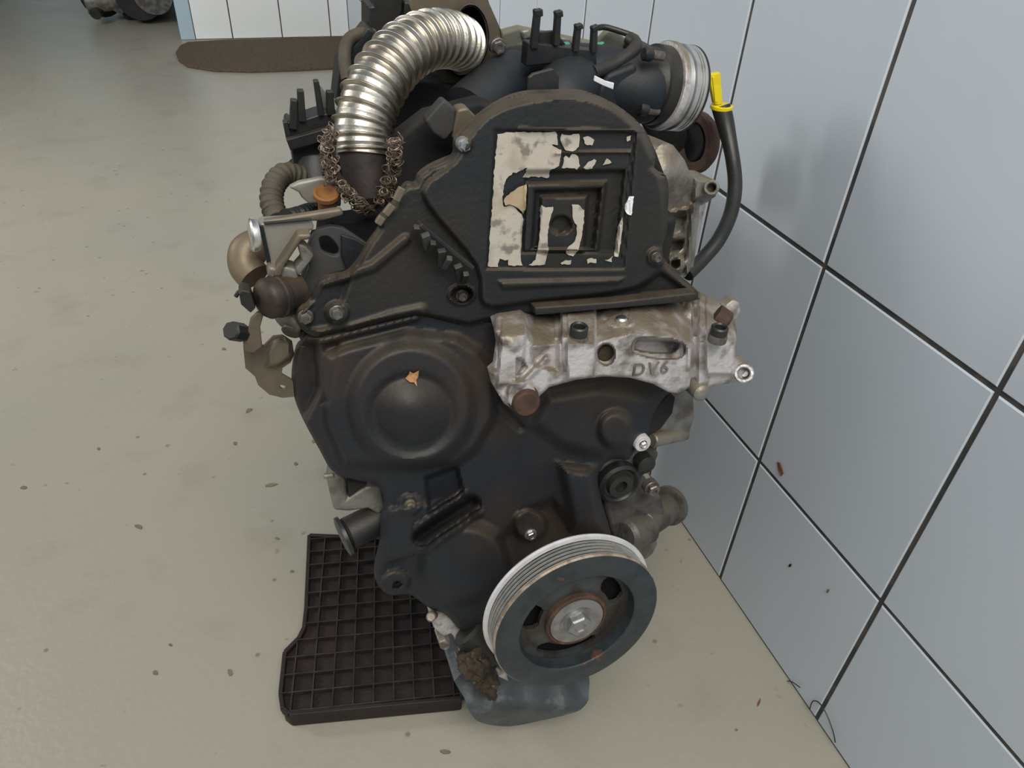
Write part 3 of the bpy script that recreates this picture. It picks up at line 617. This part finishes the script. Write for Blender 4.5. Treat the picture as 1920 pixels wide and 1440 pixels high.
tube('wiring_loop', [PY(1180, 72, .60), PY(1192, 84, .59), PY(1180, 102, .58), PY(1150, 122, .575), PY(1112, 136, .57)], .0055, m_black, E0, seg=14)
plate('small_tag', [(1116, 142), (1136, 152), (1152, 156), (1150, 168), (1130, 160), (1114, 152)], .535, .002, m_white, E0, .0005, 'small white tag')
0 and tube('wiring_loop', [PY(1060, 165, .57), PY(1100, 150, .56), PY(1130, 158, .555), PY(1165, 130, .57)], .005, m_hose, E0, seg=10)
plate('manifold_flange', [(1196, 95), (1226, 88), (1240, 95), (1238, 120), (1222, 225), (1200, 222)], .59, .03, m_black, E0, .003)
plate('square_plug', [(833, 187), (856, 206), (852, 245), (834, 265), (812, 250), (797, 228)], .50, .012, m_sq, E0, .002)
plate('plug_holder', [(858, 206), (876, 202), (896, 222), (886, 240), (862, 262), (848, 262), (850, 240)], .50, .014, m_beige, E0, .002)

# --- corrugated exhaust gas pipe
EP = empty('exhaust_gas_pipe', PY(720, 180, .54), parent=E0)
pp = [((680, 292), .504), ((680, 240), .512), ((694, 186), .522), ((723, 135), .536), ((760, 96), .552), ((803, 75), .570), ((842, 74), .590), ((868, 84), .612)]
pth = smoothloop([tuple(PY(*a, y)) for a, y in pp], False, 40); pth = [Vector(q) for q in pth]
seg_l = np.cumsum([0]+[(pth[i]-pth[i-1]).length for i in range(1, len(pth))]); LT = seg_l[-1]; NR = 18
fine = []
for s in np.linspace(0, LT, 760):
    i = int(np.searchsorted(seg_l, s)); i = min(max(i, 1), len(pth)-1); t = (s-seg_l[i-1])/max(seg_l[i]-seg_l[i-1], 1e-9); fine.append(pth[i-1].lerp(pth[i], t))
def bell(t):
    q = t**.92; ph = (q*NR) % 1; d = abs(ph-.5)
    base = .90-.05*q+.03*(2*d)**2; return base+.15*math.exp(-(d/.085)**2)
tube('corrugated_pipe', fine, .0208, m_pipe, EP, seg=48, rf=bell, raw=True, smooth=80)
lathe('pipe_socket', PY(694, 372, .492), PY(681, 288, .504)-PY(694, 372, .492), [(.009, -.004), (.0135, 0), (.0155, .012), (.0176, .034)], m_sock, EP, 32)
# flange at the far end
fl = [(822, 144), (845, 158), (872, 154), (912, 134), (946, 114), (954, 96), (948, 76), (934, 44), (918, 8), (900, -30), (830, -40), (770, -10), (775, 30), (800, 90)]
hole = [(838, 118), (858, 138), (885, 132), (905, 108), (914, 72), (908, 36), (890, 14), (868, 18), (846, 50), (836, 86)]
FLG = relief('pipe_flange', fl, 0, m_beige, EP, None, .005, holes=[hole], smoothed=4, bevel=.001, place=lambda a, b: PY(a, b, .615+(a-870)*.0002), vec=(0.1, 1, 0))
relief('flange_rim', [(x*1.0+(x-872)*.10, y+(y-76)*.09) for x, y in hole], 0, m_aludk, EP, None, .006, holes=[hole], smoothed=4, bevel=.0015, place=lambda a, b: PY(a, b, .610+(a-870)*.0002), vec=(0.1, 1, 0))
lathe('flange_throat', PY(880, 78, .632), Vector((.3, 1, -.1)), [(.027, .002), (.026, .02), (.001, .021)], m_void, EP, 40, closed=False)
hexbolt('bolt', PY(934, 88, .606), .0055, m_bolt, EP, ax=(0, -1, 0), h=.004)
# torn knitted wire collar
def collar():
    v = []; f = []
    path = smoothloop([(616, 246), (610, 290), (622, 332), (655, 368), (694, 390), (728, 352), (742, 300), (744, 262)], False, 20)
    for q in range(380):
        c = path[rng.randint(len(path))]; tt = rng.rand()
        px = c[0]+rng.randn()*5+(680-c[0])*.10*tt; py = c[1]+rng.randn()*5; r = .0018+.0015*rng.rand()
        o_ = PY(px, py, .474+.022*rng.rand()); n_ = Vector(rng.randn(3)).normalized(); ax, u, w = frame(n_); s = len(v); K, J = 11, 4; st = 1+.5*rng.rand()
        for k in range(K):
            a = 2*math.pi*k/K; dr = u*math.cos(a)*st+w*math.sin(a); cc = o_+dr*r
            for j in range(J):
                b = 2*math.pi*j/J; v.append(cc+(dr*math.cos(b)+ax*math.sin(b))*.00034)
        for k in range(K):
            for j in range(J): f.append((s+k*J+j, s+((k+1) % K)*J+j, s+((k+1) % K)*J+(j+1) % J, s+k*J+(j+1) % J))
    o = mk('knitted_wire_collar', v, f, m_wire, EP, smooth=80, label='torn tangled wire mesh around the pipe foot'); o['kind'] = 'stuff'
collar()
tube('wire_collar_band', [PY(*q, .486) for q in ((622, 262), (620, 300), (636, 340), (664, 370), (694, 384), (722, 354), (734, 305), (736, 275))], .0036, m_brown, EP, seg=10)

# --- left side fittings
CL = plate('harness_clip_block', [(536, 232), (542, 226), (548, 234), (556, 228), (600, 214), (632, 210), (640, 250), (630, 262), (600, 270), (604, 320), (570, 330), (552, 316), (546, 280), (538, 262)], .56, .022, m_black, E0, .002)
for a, b, w in (((549, 240), (551, 186), .0055), ((566, 226), (563, 168), .0055), ((602, 215), (592, 150), .0045), ((620, 214), (618, 170), .006), ((542, 262), (534, 226), .004)):
    p0 = PY(*a, .56); p1 = PY(*b, .56); bar('clip_prong', p0, p1, w, .007, m_black, CL, up=(0, 1, 0), w2=w*.8)
bar('clip_band', PY(540, 270, .552), PY(618, 248, .552), .008, .006, m_black, CL, up=(0, 1, 0))
cyl('sensor_body', PY(590, 300, .575), PY(596, 345, .565), .020, m_black, E0)
plate('steel_blade', [(590, 148), (596, 156), (612, 175), (612, 205), (598, 200)], .572, .002, m_alu2, E0, .0005)
plate('pump_lug', [(628, 190), (636, 120), (650, 100), (690, 50), (705, 60), (690, 130), (660, 210)], .64, .03, m_black, E0, .002)
tube('rubber_hose', [PY(652, 150, .62), PY(646, 110, .63), PY(652, 78, .64), PY(675, 64, .645), (PY(700, 66, .65))], .0052, m_conv, E0, seg=14)
plate('relay_block', [(692, 12), (700, 12), (700, -20), (755, -20), (755, 20), (740, 60), (725, 110), (692, 120)], .66, .04, m_black, E0, .003)
plate('plug_connector', [(758, 2), (778, 4), (790, 14), (775, 40), (756, 44)], .66, .02, m_black, E0, .002)
def conv_rf(n, a): return lambda t: 1+a*math.cos(t*n*2*math.pi)
tube('corrugated_conduit', [PY(562, 332, .555), PY(535, 326, .55), PY(515, 345, .54), PY(509, 375, .53), PY(516, 402, .52), PY(522, 418, .51)], .0082, m_conv, E0, seg=18, n=14, rf=conv_rf(13, .06))
tube('corrugated_conduit', [PY(535, 408, .50), PY(560, 402, .51), PY(590, 392, .52), PY(620, 386, .53)], .0055, m_hose, E0, seg=12, n=16, rf=conv_rf(14, .10))
plate('gasket_flange', [(540, 352), (560, 342), (600, 334), (618, 334), (640, 350), (640, 390), (610, 382), (580, 384), (566, 372), (560, 362)], .50, .006, m_case, E0, .002)
lathe('orange_cap', PY(612, 372, .485), Vector((0, -.35, 1)), [(.006, -.012), (.006, 0), (.0085, .002), (.0085, .005), (.007, .006), (.005, .0045), (.002, .0045)], m_orange, E0, 28, label='rusty orange cap')
cyl('orange_cap_neck', PY(618, 392, .485), PY(612, 374, .487), .0062, m_rust, E0)
EV = plate('valve_casing', [(484, 420), (585, 412), (590, 432), (560, 440), (552, 458), (520, 498), (506, 504), (496, 460)], .455, .012, m_case, E0, .002)
plate('valve_lid', [(482, 419), (500, 414), (640, 392), (646, 404), (600, 416), (584, 416), (498, 424)], .458, .006, m_beige, E0, .002)
plate('casing_stripe', [(486, 424), (494, 424), (508, 490), (500, 494)], .4535, .002, m_blue, EV, .0004)
plate('casing_edge', [(494, 418), (584, 410), (585, 414), (496, 422)], .4525, .002, m_hose, EV, .0003)
lathe('steel_end_cap', PY(481, 440, .452), Vector((-1, -.12, .1)), [(.001, -.001), (.0098, -.001), (.0105, .001), (.0105, .003), (.0092, .004), (.008, .0035), (.001, .0035)], m_steel, EV, 36, closed=False)
tube('brass_elbow', [PY(500, 470, .49), PY(480, 462, .49), PY(462, 474, .488), PY(462, 500, .482), PY(478, 520, .475)], .0112, m_brass, E0, seg=24, rf=lambda t: 1+.05*math.sin(t*3))
plate('casing_bracket', [(560, 440), (584, 440), (582, 450), (566, 452), (534, 500), (526, 520), (512, 520), (520, 500), (548, 458)], .446, .02, m_beige, EV, .0015)
plate('web_bracket', [(556, 455), (572, 462), (590, 480), (576, 500), (560, 520), (552, 505), (566, 490), (560, 470)], .448, .012, m_alu2, EV, .0015)
plate('actuator_yoke', [(506, 500), (520, 505), (535, 500), (556, 506), (562, 530), (520, 530), (500, 520)], .448, .014, m_alu2, E0, .002)
lif = [(582, 448), (596, 430), (620, 424), (644, 428), (692, 460), (690, 480), (656, 508), (646, 508), (620, 514), (606, 530), (604, 560), (590, 600), (566, 620), (557, 600), (560, 560), (572, 520), (580, 500), (574, 470)]
relief('lifting_eye', lif, .425, m_sq, E0, None, .006, holes=[[(600, 446), (616, 444), (632, 460), (636, 476), (626, 480), (606, 472), (600, 458)]], bevel=.001)
LE = bpy.data.objects['lifting_eye']
plate('eye_backing', [(585, 440), (640, 432), (690, 470), (640, 520), (600, 560), (565, 600), (560, 540), (575, 500)], .49, .01, m_void, E0, .002)
relief('lifting_eye_arm', [(640, 440), (666, 448), (690, 462), (664, 500), (650, 508), (640, 480)], .420, m_black, LE, thick=.004, bevel=.001)
relief('cast_bracket', [(560, 560), (572, 545), (610, 555), (618, 600), (600, 640), (562, 640), (557, 600)], .43, m_aludk, E0, None, .02, bevel=.002)
# actuator
AC = empty('vacuum_actuator', PY(510, 560, .45), parent=E0)
a0 = PY(468, 548, .445); a1 = PY(560, 580, .455)
lathe('actuator_can', PY(494, 562, .44), PY(548, 548, .452)-PY(494, 562, .44), [(.006, -.003), (.0115, 0), (.0135, .003), (.0135, .009), (.0145, .010), (.0145, .013), (.0135, .014), (.0135, .026), (.010, .028)], m_act, AC, 44)
plate('terminal', [(448, 552), (454, 544), (470, 548), (480, 578), (470, 588), (452, 572)], .438, .012, m_black, AC, .001)
tube('terminal_lead', [PY(442, 556, .45), PY(450, 546, .45), PY(470, 540, .45)], .0014, m_hose, AC, seg=6)
cyl('steel_sleeve', PY(536, 606, .45), PY(560, 578, .46), .0105, m_alu2, AC); cyl('dark_sleeve', PY(545, 626, .45), PY(556, 596, .46), .007, m_aludk, AC)
plate('actuator_arm', [(470, 600), (482, 588), (496, 586), (492, 600), (488, 614), (492, 650), (478, 662), (458, 660), (456, 645), (464, 625)], .445, .004, m_beige, AC, .001)
cyl('small_plug', PY(432, 620, .44), PY(456, 624, .45), .0064, m_black, AC, seg=8)
br = [(456, 650), (478, 640), (494, 650), (512, 632), (530, 630), (548, 642), (552, 664), (545, 680), (530, 690), (528, 702), (549, 714), (552, 744), (530, 746), (505, 740), (484, 722), (478, 706), (460, 690)]
relief('heat_bracket', br, lambda p: .437-.008*ss((sdist(p, [(498, 690), (500, 662), (516, 634), (545, 640), (550, 670), (520, 690)]))/6), m_beige, E0, 5, .003, holes=[[(523, 724), (530, 722), (537, 727), (531, 731)]], smooth=50)
# --- lower left
relief('broken_casting', [(624, 888), (640, 893), (650, 900), (652, 935), (690, 912), (716, 914), (722, 950), (712, 968), (690, 955), (655, 960), (626, 958), (618, 925), (622, 905)], .43, m_alu2, E0, None, .03, bevel=.003)
relief('casting_void_shade', [(652, 902), (690, 908), (672, 918), (654, 934)], .428, m_void, E0, None, .01, bevel=.001)
cyl('casting_pin', P(606, 893, .43), P(626, 890, .43), .0022, m_alu2, E0)
cyl('oil_cooler_stub', P(648, 1003, .43), P(718, 968, .44), .0142, m_black, E0, ch=.002); lathe('stub_flange', P(640, 1008, .428), P(660, 998, .43)-P(640, 1008, .428), [(.014, 0), (.0175, .001), (.0175, .004), (.014, .005)], m_hose, E0, 28)
relief('front_casting', [(806, 1150), (826, 1143), (850, 1160), (868, 1185), (886, 1200), (880, 1226), (862, 1228), (858, 1205), (846, 1190), (832, 1196), (814, 1180)], .418, m_alu, E0, None, .03, bevel=.003)
relief('front_casting', [(822, 1205), (838, 1200), (848, 1212), (836, 1222), (826, 1218)], .420, m_alu, E0, None, .02, bevel=.002)
cyl('dowel', P(808, 1157, .405), P(815, 1150, .43), .0045, m_alu2, E0)
cyl('crank_sensor', P(925, 1238, .392), P(875, 1180, .41), .0165, m_black, E0, ch=.003)
cyl('crank_sensor_tip', P(912, 1255, .388), P(880, 1215, .40), .016, m_void, E0)
def lump(name, px, py, d, r, m, par, sx=1, sz=1, seed=0):
    c = P(px, py, d); bm = bmesh.new(); bmesh.ops.create_icosphere(bm, subdivisions=4, radius=r)
    from mathutils import noise as nz
    for v in bm.verts:
        q = v.co.copy(); n = nz.noise(q*(2.2/r)+Vector((seed, 0, 0)))*.45+nz.noise(q*(6/r))*.2; v.co = Vector((q.x*sx, q.y, q.z*sz))*(1+n)+c
    vs = [v.co.copy() for v in bm.verts]; fs = [[v.index for v in f.verts] for f in bm.faces]; bm.free(); return mk(name, vs, fs, m, par, smooth=60)
lump('dirt_clump', 890, 1245, .385, .014, m_brown, E0, 1.0, 1.1, 1); lump('dirt_clump', 912, 1278, .385, .012, m_brown, E0, .9, 1.2, 5); lump('dirt_clump', 922, 1300, .383, .006, m_brown, E0, .8, 1.4, 9)
relief('front_casting', [(856, 1236), (872, 1242), (890, 1262), (898, 1290), (884, 1282), (866, 1262)], .395, m_alu2, E0, None, .012, bevel=.002)
relief('oil_seal_edge', [(926, 1250), (950, 1262), (955, 1280), (934, 1270)], .39, m_alu, E0, None, .012, bevel=.002)

# --- dipstick
DT = tube('dipstick_tube', [PY(1352, 200, .60), PY(1362, 240, .59), PY(1374, 300, .57), PY(1378, 350, .55), PY(1370, 400, .53), PY(1348, 448, .51), PY(1318, 485, .50), PY(1288, 515, .49)], .0072, m_hose, E0, seg=20, n=12, rf=lambda t: 1.22-.28*ss(t*4)-.05*t)
lathe('dipstick_collar', PY(1352, 205, .60), Vector((-.02, 0, 1)), [(.0095, 0), (.0105, .001), (.0105, .0035), (.0085, .0045)], m_yellow, DT, 30, label='yellow collar')
plate('dipstick_handle', [(1340, 196), (1331, 150), (1332, 140), (1352, 136), (1353, 150), (1356, 194), (1348, 198)], .597, .006, m_yellow, DT, .0018, 'yellow pull handle')
plate('handle_ridge', [(1341, 192), (1336, 145), (1340, 143), (1347, 192)], .596, .003, m_yellow, DT, .0006)

# ================================================================== TRAY UNDER THE ENGINE
ZT = .028
TR = empty('ribbed_tray', PZ(700, 1200, 0), 'dark brown ribbed plastic tray lying on the floor under the left of the engine', 'tray')
tp = [(580, 1003), (650, 1006), (740, 1010), (800, 1100), (846, 1200), (866, 1292), (866, 1308), (542, 1338), (530, 1328), (526, 1300), (534, 1222), (560, 1196), (570, 1176), (574, 1140)]
t3 = [PZ(a, b, ZT) for a, b in tp]
n = len(t3); vv = [Vector((q.x, q.y, ZT-.006)) for q in t3]+[Vector((q.x, q.y, 0)) for q in t3]
mk('tray_base', vv, [tuple(range(n))]+[tuple(range(2*n-1, n-1, -1))]+[(i, (i+1) % n, (i+1) % n+n, i+n) for i in range(n)], m_tray, TR, bevel=.003)
uh = (PZ(855, 1287, ZT)-PZ(582, 1315, ZT)).normalized(); vh = Vector((-uh.y, uh.x, 0)); o0 = PZ(622, 1335, ZT); pit = (PZ(777, 1332, ZT)-o0).dot(uh)/4
poly2 = [((q-o0).dot(uh), (q-o0).dot(vh)) for q in t3]
def clip(c, horiz):
    hits = []
    for i in range(n):
        a = poly2[i]; b = poly2[(i+1) % n]; k = 1 if horiz else 0
        if (a[k]-c)*(b[k]-c) < 0:
            t = (c-a[k])/(b[k]-a[k]); hits.append(a[1-k]+t*(b[1-k]-a[1-k]))
    return sorted(hits)
off = .006
for hz in (True, False):
    for k in range(-8, 16):
        h = clip(k*pit+(off if hz else 0), hz)
        for a, b in zip(h[::2], h[1::2]):
            if b-a < .02: continue
            c = k*pit+(off if hz else 0)
            p0 = o0+(uh*a+vh*c if hz else uh*c+vh*a); p1 = o0+(uh*b+vh*c if hz else uh*c+vh*b)
            p0.z = p1.z = ZT-.004+(0.0004 if hz else 0); bar('rib', p0, p1, .0017, .008, m_rib, TR, bevel=0)
for i in range(n):
    a = t3[i].copy(); b = t3[(i+1) % n].copy(); a.z = b.z = ZT-.003; bar('tray_rim', a, b, .005, .008, m_tray, TR, bevel=.001)

# ================================================================== BACKGROUND
m_mat = mat('brown_coir', (.115, .080, .048), .95, 0, (.075, .052, .032), .8, 120., None, 0, .002, 260.)
q = [(329, 97), (338, 84), (352, 78), (420, 74), (500, 72), (600, 68), (680, 69), (760, 74), (800, 100), (720, 122), (640, 124), (560, 128), (470, 131), (400, 129), (350, 121), (334, 110)]
mt = [PZ(a, b, .012) for a, b in q]; nm = len(mt)
o = mk('doormat', [Vector((p.x, min(p.y, YB-.01), .012)) for p in mt]+[Vector((p.x, min(p.y, YB-.01), 0)) for p in mt], [tuple(range(nm)), tuple(range(2*nm-1, nm-1, -1))]+[(i, (i+1) % nm, (i+1) % nm+nm, i+nm) for i in range(nm)], m_mat, None, bevel=.003)
tag(o, 'brown oval coir doormat on the floor against the white tiled wall end', 'doormat')
# second engine lying far behind
b0 = PZ(240, 44, 0)
SE = empty('scrap_engine', b0, 'dark greasy second engine on the floor far behind, by the wall end', 'engine')
yb = b0.y
m_far_e = mat('far_greasy_metal', (.015, .015, .013), .7, .2, (.05, .042, .026), .6, 14., None, 0, .004, 40.)
xl = PZ(165, 20, 0).x; xr = PZ(330, 30, 0).x
box('engine_block', (xl+.12, yb+.02, .05), (xr-.02, yb+.5, .42), m_far_e, SE, bevel=.02)
box('oil_sump', (xl+.18, yb+.06, 0), (xr-.10, yb+.42, .06), m_far_e, SE, bevel=.02)
cyl('crank_pulley', (xl+.34, yb-.06, .13), (xl+.34, yb+.03, .13), .085, m_aludk, SE); cyl('flywheel', (xr-.13, yb-.05, .12), (xr-.13, yb+.03, .12), .10, m_void, SE)
cyl('alternator', (xl+.04, yb+.0, .10), (xl+.20, yb+.03, .12), .06, m_alu2, SE); lathe('gear_housing', (xl+.10, yb+.1, .10), (0, -1, .1), [(.06, -.1), (.09, 0), (.05, .05), (.02, .06)], m_far_e, SE, 24)
for k in range(7): lump_c = (xl+.08+.1*k, yb-.02+.02*(k % 3), .05+.03*(k % 2)); cyl('bracket_boss', (lump_c[0], lump_c[1]-.03, lump_c[2]), (lump_c[0]+.02, lump_c[1]+.04, lump_c[2]+.02), .025+.01*(k % 3), [m_far_e, m_aludk, m_void][k % 3], SE)

# ================================================================== BITS AND SCRAPS
def scrap(name, pts, m, label, cat, group=None, place=None, up=(0, 0, 1), th=.0008):
    c = [place(*p) for p in pts]; up = Vector(up); k = len(c)
    v = [p+up*(th+.0006*(i % 2)) for i, p in enumerate(c)]+[p+up*.0001 for p in c]
    o = mk(name, v, [tuple(range(k)), tuple(range(2*k-1, k-1, -1))]+[(i, (i+1) % k, (i+1) % k+k, i+k) for i in range(k)], m); tag(o, label, cat, group); return o
m_leaf = mat('dry_leaf', (.52, .27, .12), .8, 0, (.42, .20, .08), .7, 200.)
m_lg = mat('olive_crumb', (.20, .19, .10), .9); m_bc = mat('brown_crumb', (.19, .15, .10), .9); m_rc = mat('red_brown_crumb', (.22, .08, .05), .9)
fp = lambda a, b: PZ(a, b, 0)
lp = lambda a, b: P(a, b, float(low_d(np.array([[a, b]], float))[0])-.0012)
scrap('dry_leaf', [(760, 709), (766, 702), (768, 696), (775, 700), (785, 695), (783, 706), (780, 712), (781, 723), (776, 716), (768, 715)], m_leaf, 'small orange-brown dry leaf scrap lying on the round bulge of the lower cover', 'leaf', place=lp, up=-BACK)
def blob(cx, cy, rx, ry, rot, k=7):
    out = []
    for i in range(k):
        a = 2*math.pi*i/k; r = .75+.4*rng.rand(); x = rx*.8*math.cos(a)*r; y = ry*.8*math.sin(a)*r; out.append((cx+x*math.cos(rot)-y*math.sin(rot), cy+x*math.sin(rot)+y*math.cos(rot)))
    return out
for (x, y, a, b, r, m, lab) in ((508, 910, 15, 4, -.15, m_lg, 'long olive leaf crumb on the floor left of the lower cover'), (467, 770, 9, 4, -.5, m_bc, 'brown leaf crumb on the floor below the steel bracket'), (441, 832, 5, 4, 0, m_bc, 'round brown crumb left of the lower cover, below the slanted brown one'),
        (555, 870, 5, 4, .4, m_bc, 'dark round crumb nearest the lower edge of the black cover'), (588, 828, 5, 4, 0, m_lg, 'olive crumb touching the left edge of the lower cover'), (260, 988, 11, 5, .2, m_bc, 'wide brown stain crumb alone on the open floor at left'),
        (432, 1262, 9, 6, 1.2, m_lg, 'olive crumb on the floor left of the tray, lower one'), (292, 1262, 6, 6, 0, m_bc, 'brown crumb on the floor left of the tray, outermost'), (835, 1410, 14, 5, 0, m_bc, 'flat brown crumb on the floor in front of the sump'), (548, 1072, 5, 3, 0, m_lg, 'small olive crumb just left of the tray'),
        (520, 1010, 6, 3, .2, m_lg, 'small olive crumb left of the tray top corner'), (1423, 1318, 2.5, 10, .35, m_rc, 'thin reddish crumb on the floor near the tiled wall'), (1381, 1369, 4, 3, 0, m_lg, 'tiny dark green crumb on the floor, front right'), (1278, 1052, 2, 6, .3, m_tan, 'pale chip on the floor right of the pulley'),
        (420, 655, 5, 3, 0, m_bc, 'tiny brown crumb on the floor left of the small black plug'), (45, 915, 8, 4, 0, m_bc, 'brown crumb at the far left edge of the photo'), (185, 842, 4, 3, 0, m_bc, 'tiny brown speck on the open floor, upper left'), (320, 1210, 5, 3, .5, m_bc, 'small dark speck above the outermost crumb left of the tray')):
    scrap('floor_crumb', blob(x, y, a, b, r), m, lab, 'crumb', 'crumbs on the floor', fp)
wp = lambda a, b: PX(a, b, WX-.001)
scrap('wall_chip', [(1458, 866), (1464, 868), (1470, 888), (1466, 892), (1460, 880)], m_rc, 'small red-brown chip stuck on a wall tile right of the engine', 'chip', None, wp, (-1, 0, 0))
scrap('wall_chip', blob(1482, 1060, 3, 4, .2), m_void, 'tiny black speck stuck on the tile below the red-brown chip', 'chip', None, wp, (-1, 0, 0))
scrap('wall_chip', blob(1553, 1108, 2.5, 5, .4), m_bc, 'tiny brown speck stuck on the tile beside the grout cross', 'chip', None, wp, (-1, 0, 0))
# curl of sealant at the wall foot
s_ = [PX(a, b, WX-.004) for a, b in ((1518, 1330), (1524, 1315), (1536, 1318), (1550, 1340), (1562, 1372), (1566, 1392))]
o = tube('sealant_curl', s_, .0007, m_hose, None, seg=6); tag(o, 'thin dark curl of sealant looped against the wall foot', 'sealant')
o = tube('loose_thread', [PX(a, b, WX-.003) for a, b in ((1477, 1277), (1484, 1278), (1492, 1283), (1500, 1289))], .0006, m_hose, None, seg=6); tag(o, 'short dark thread sticking up at the wall foot', 'thread')
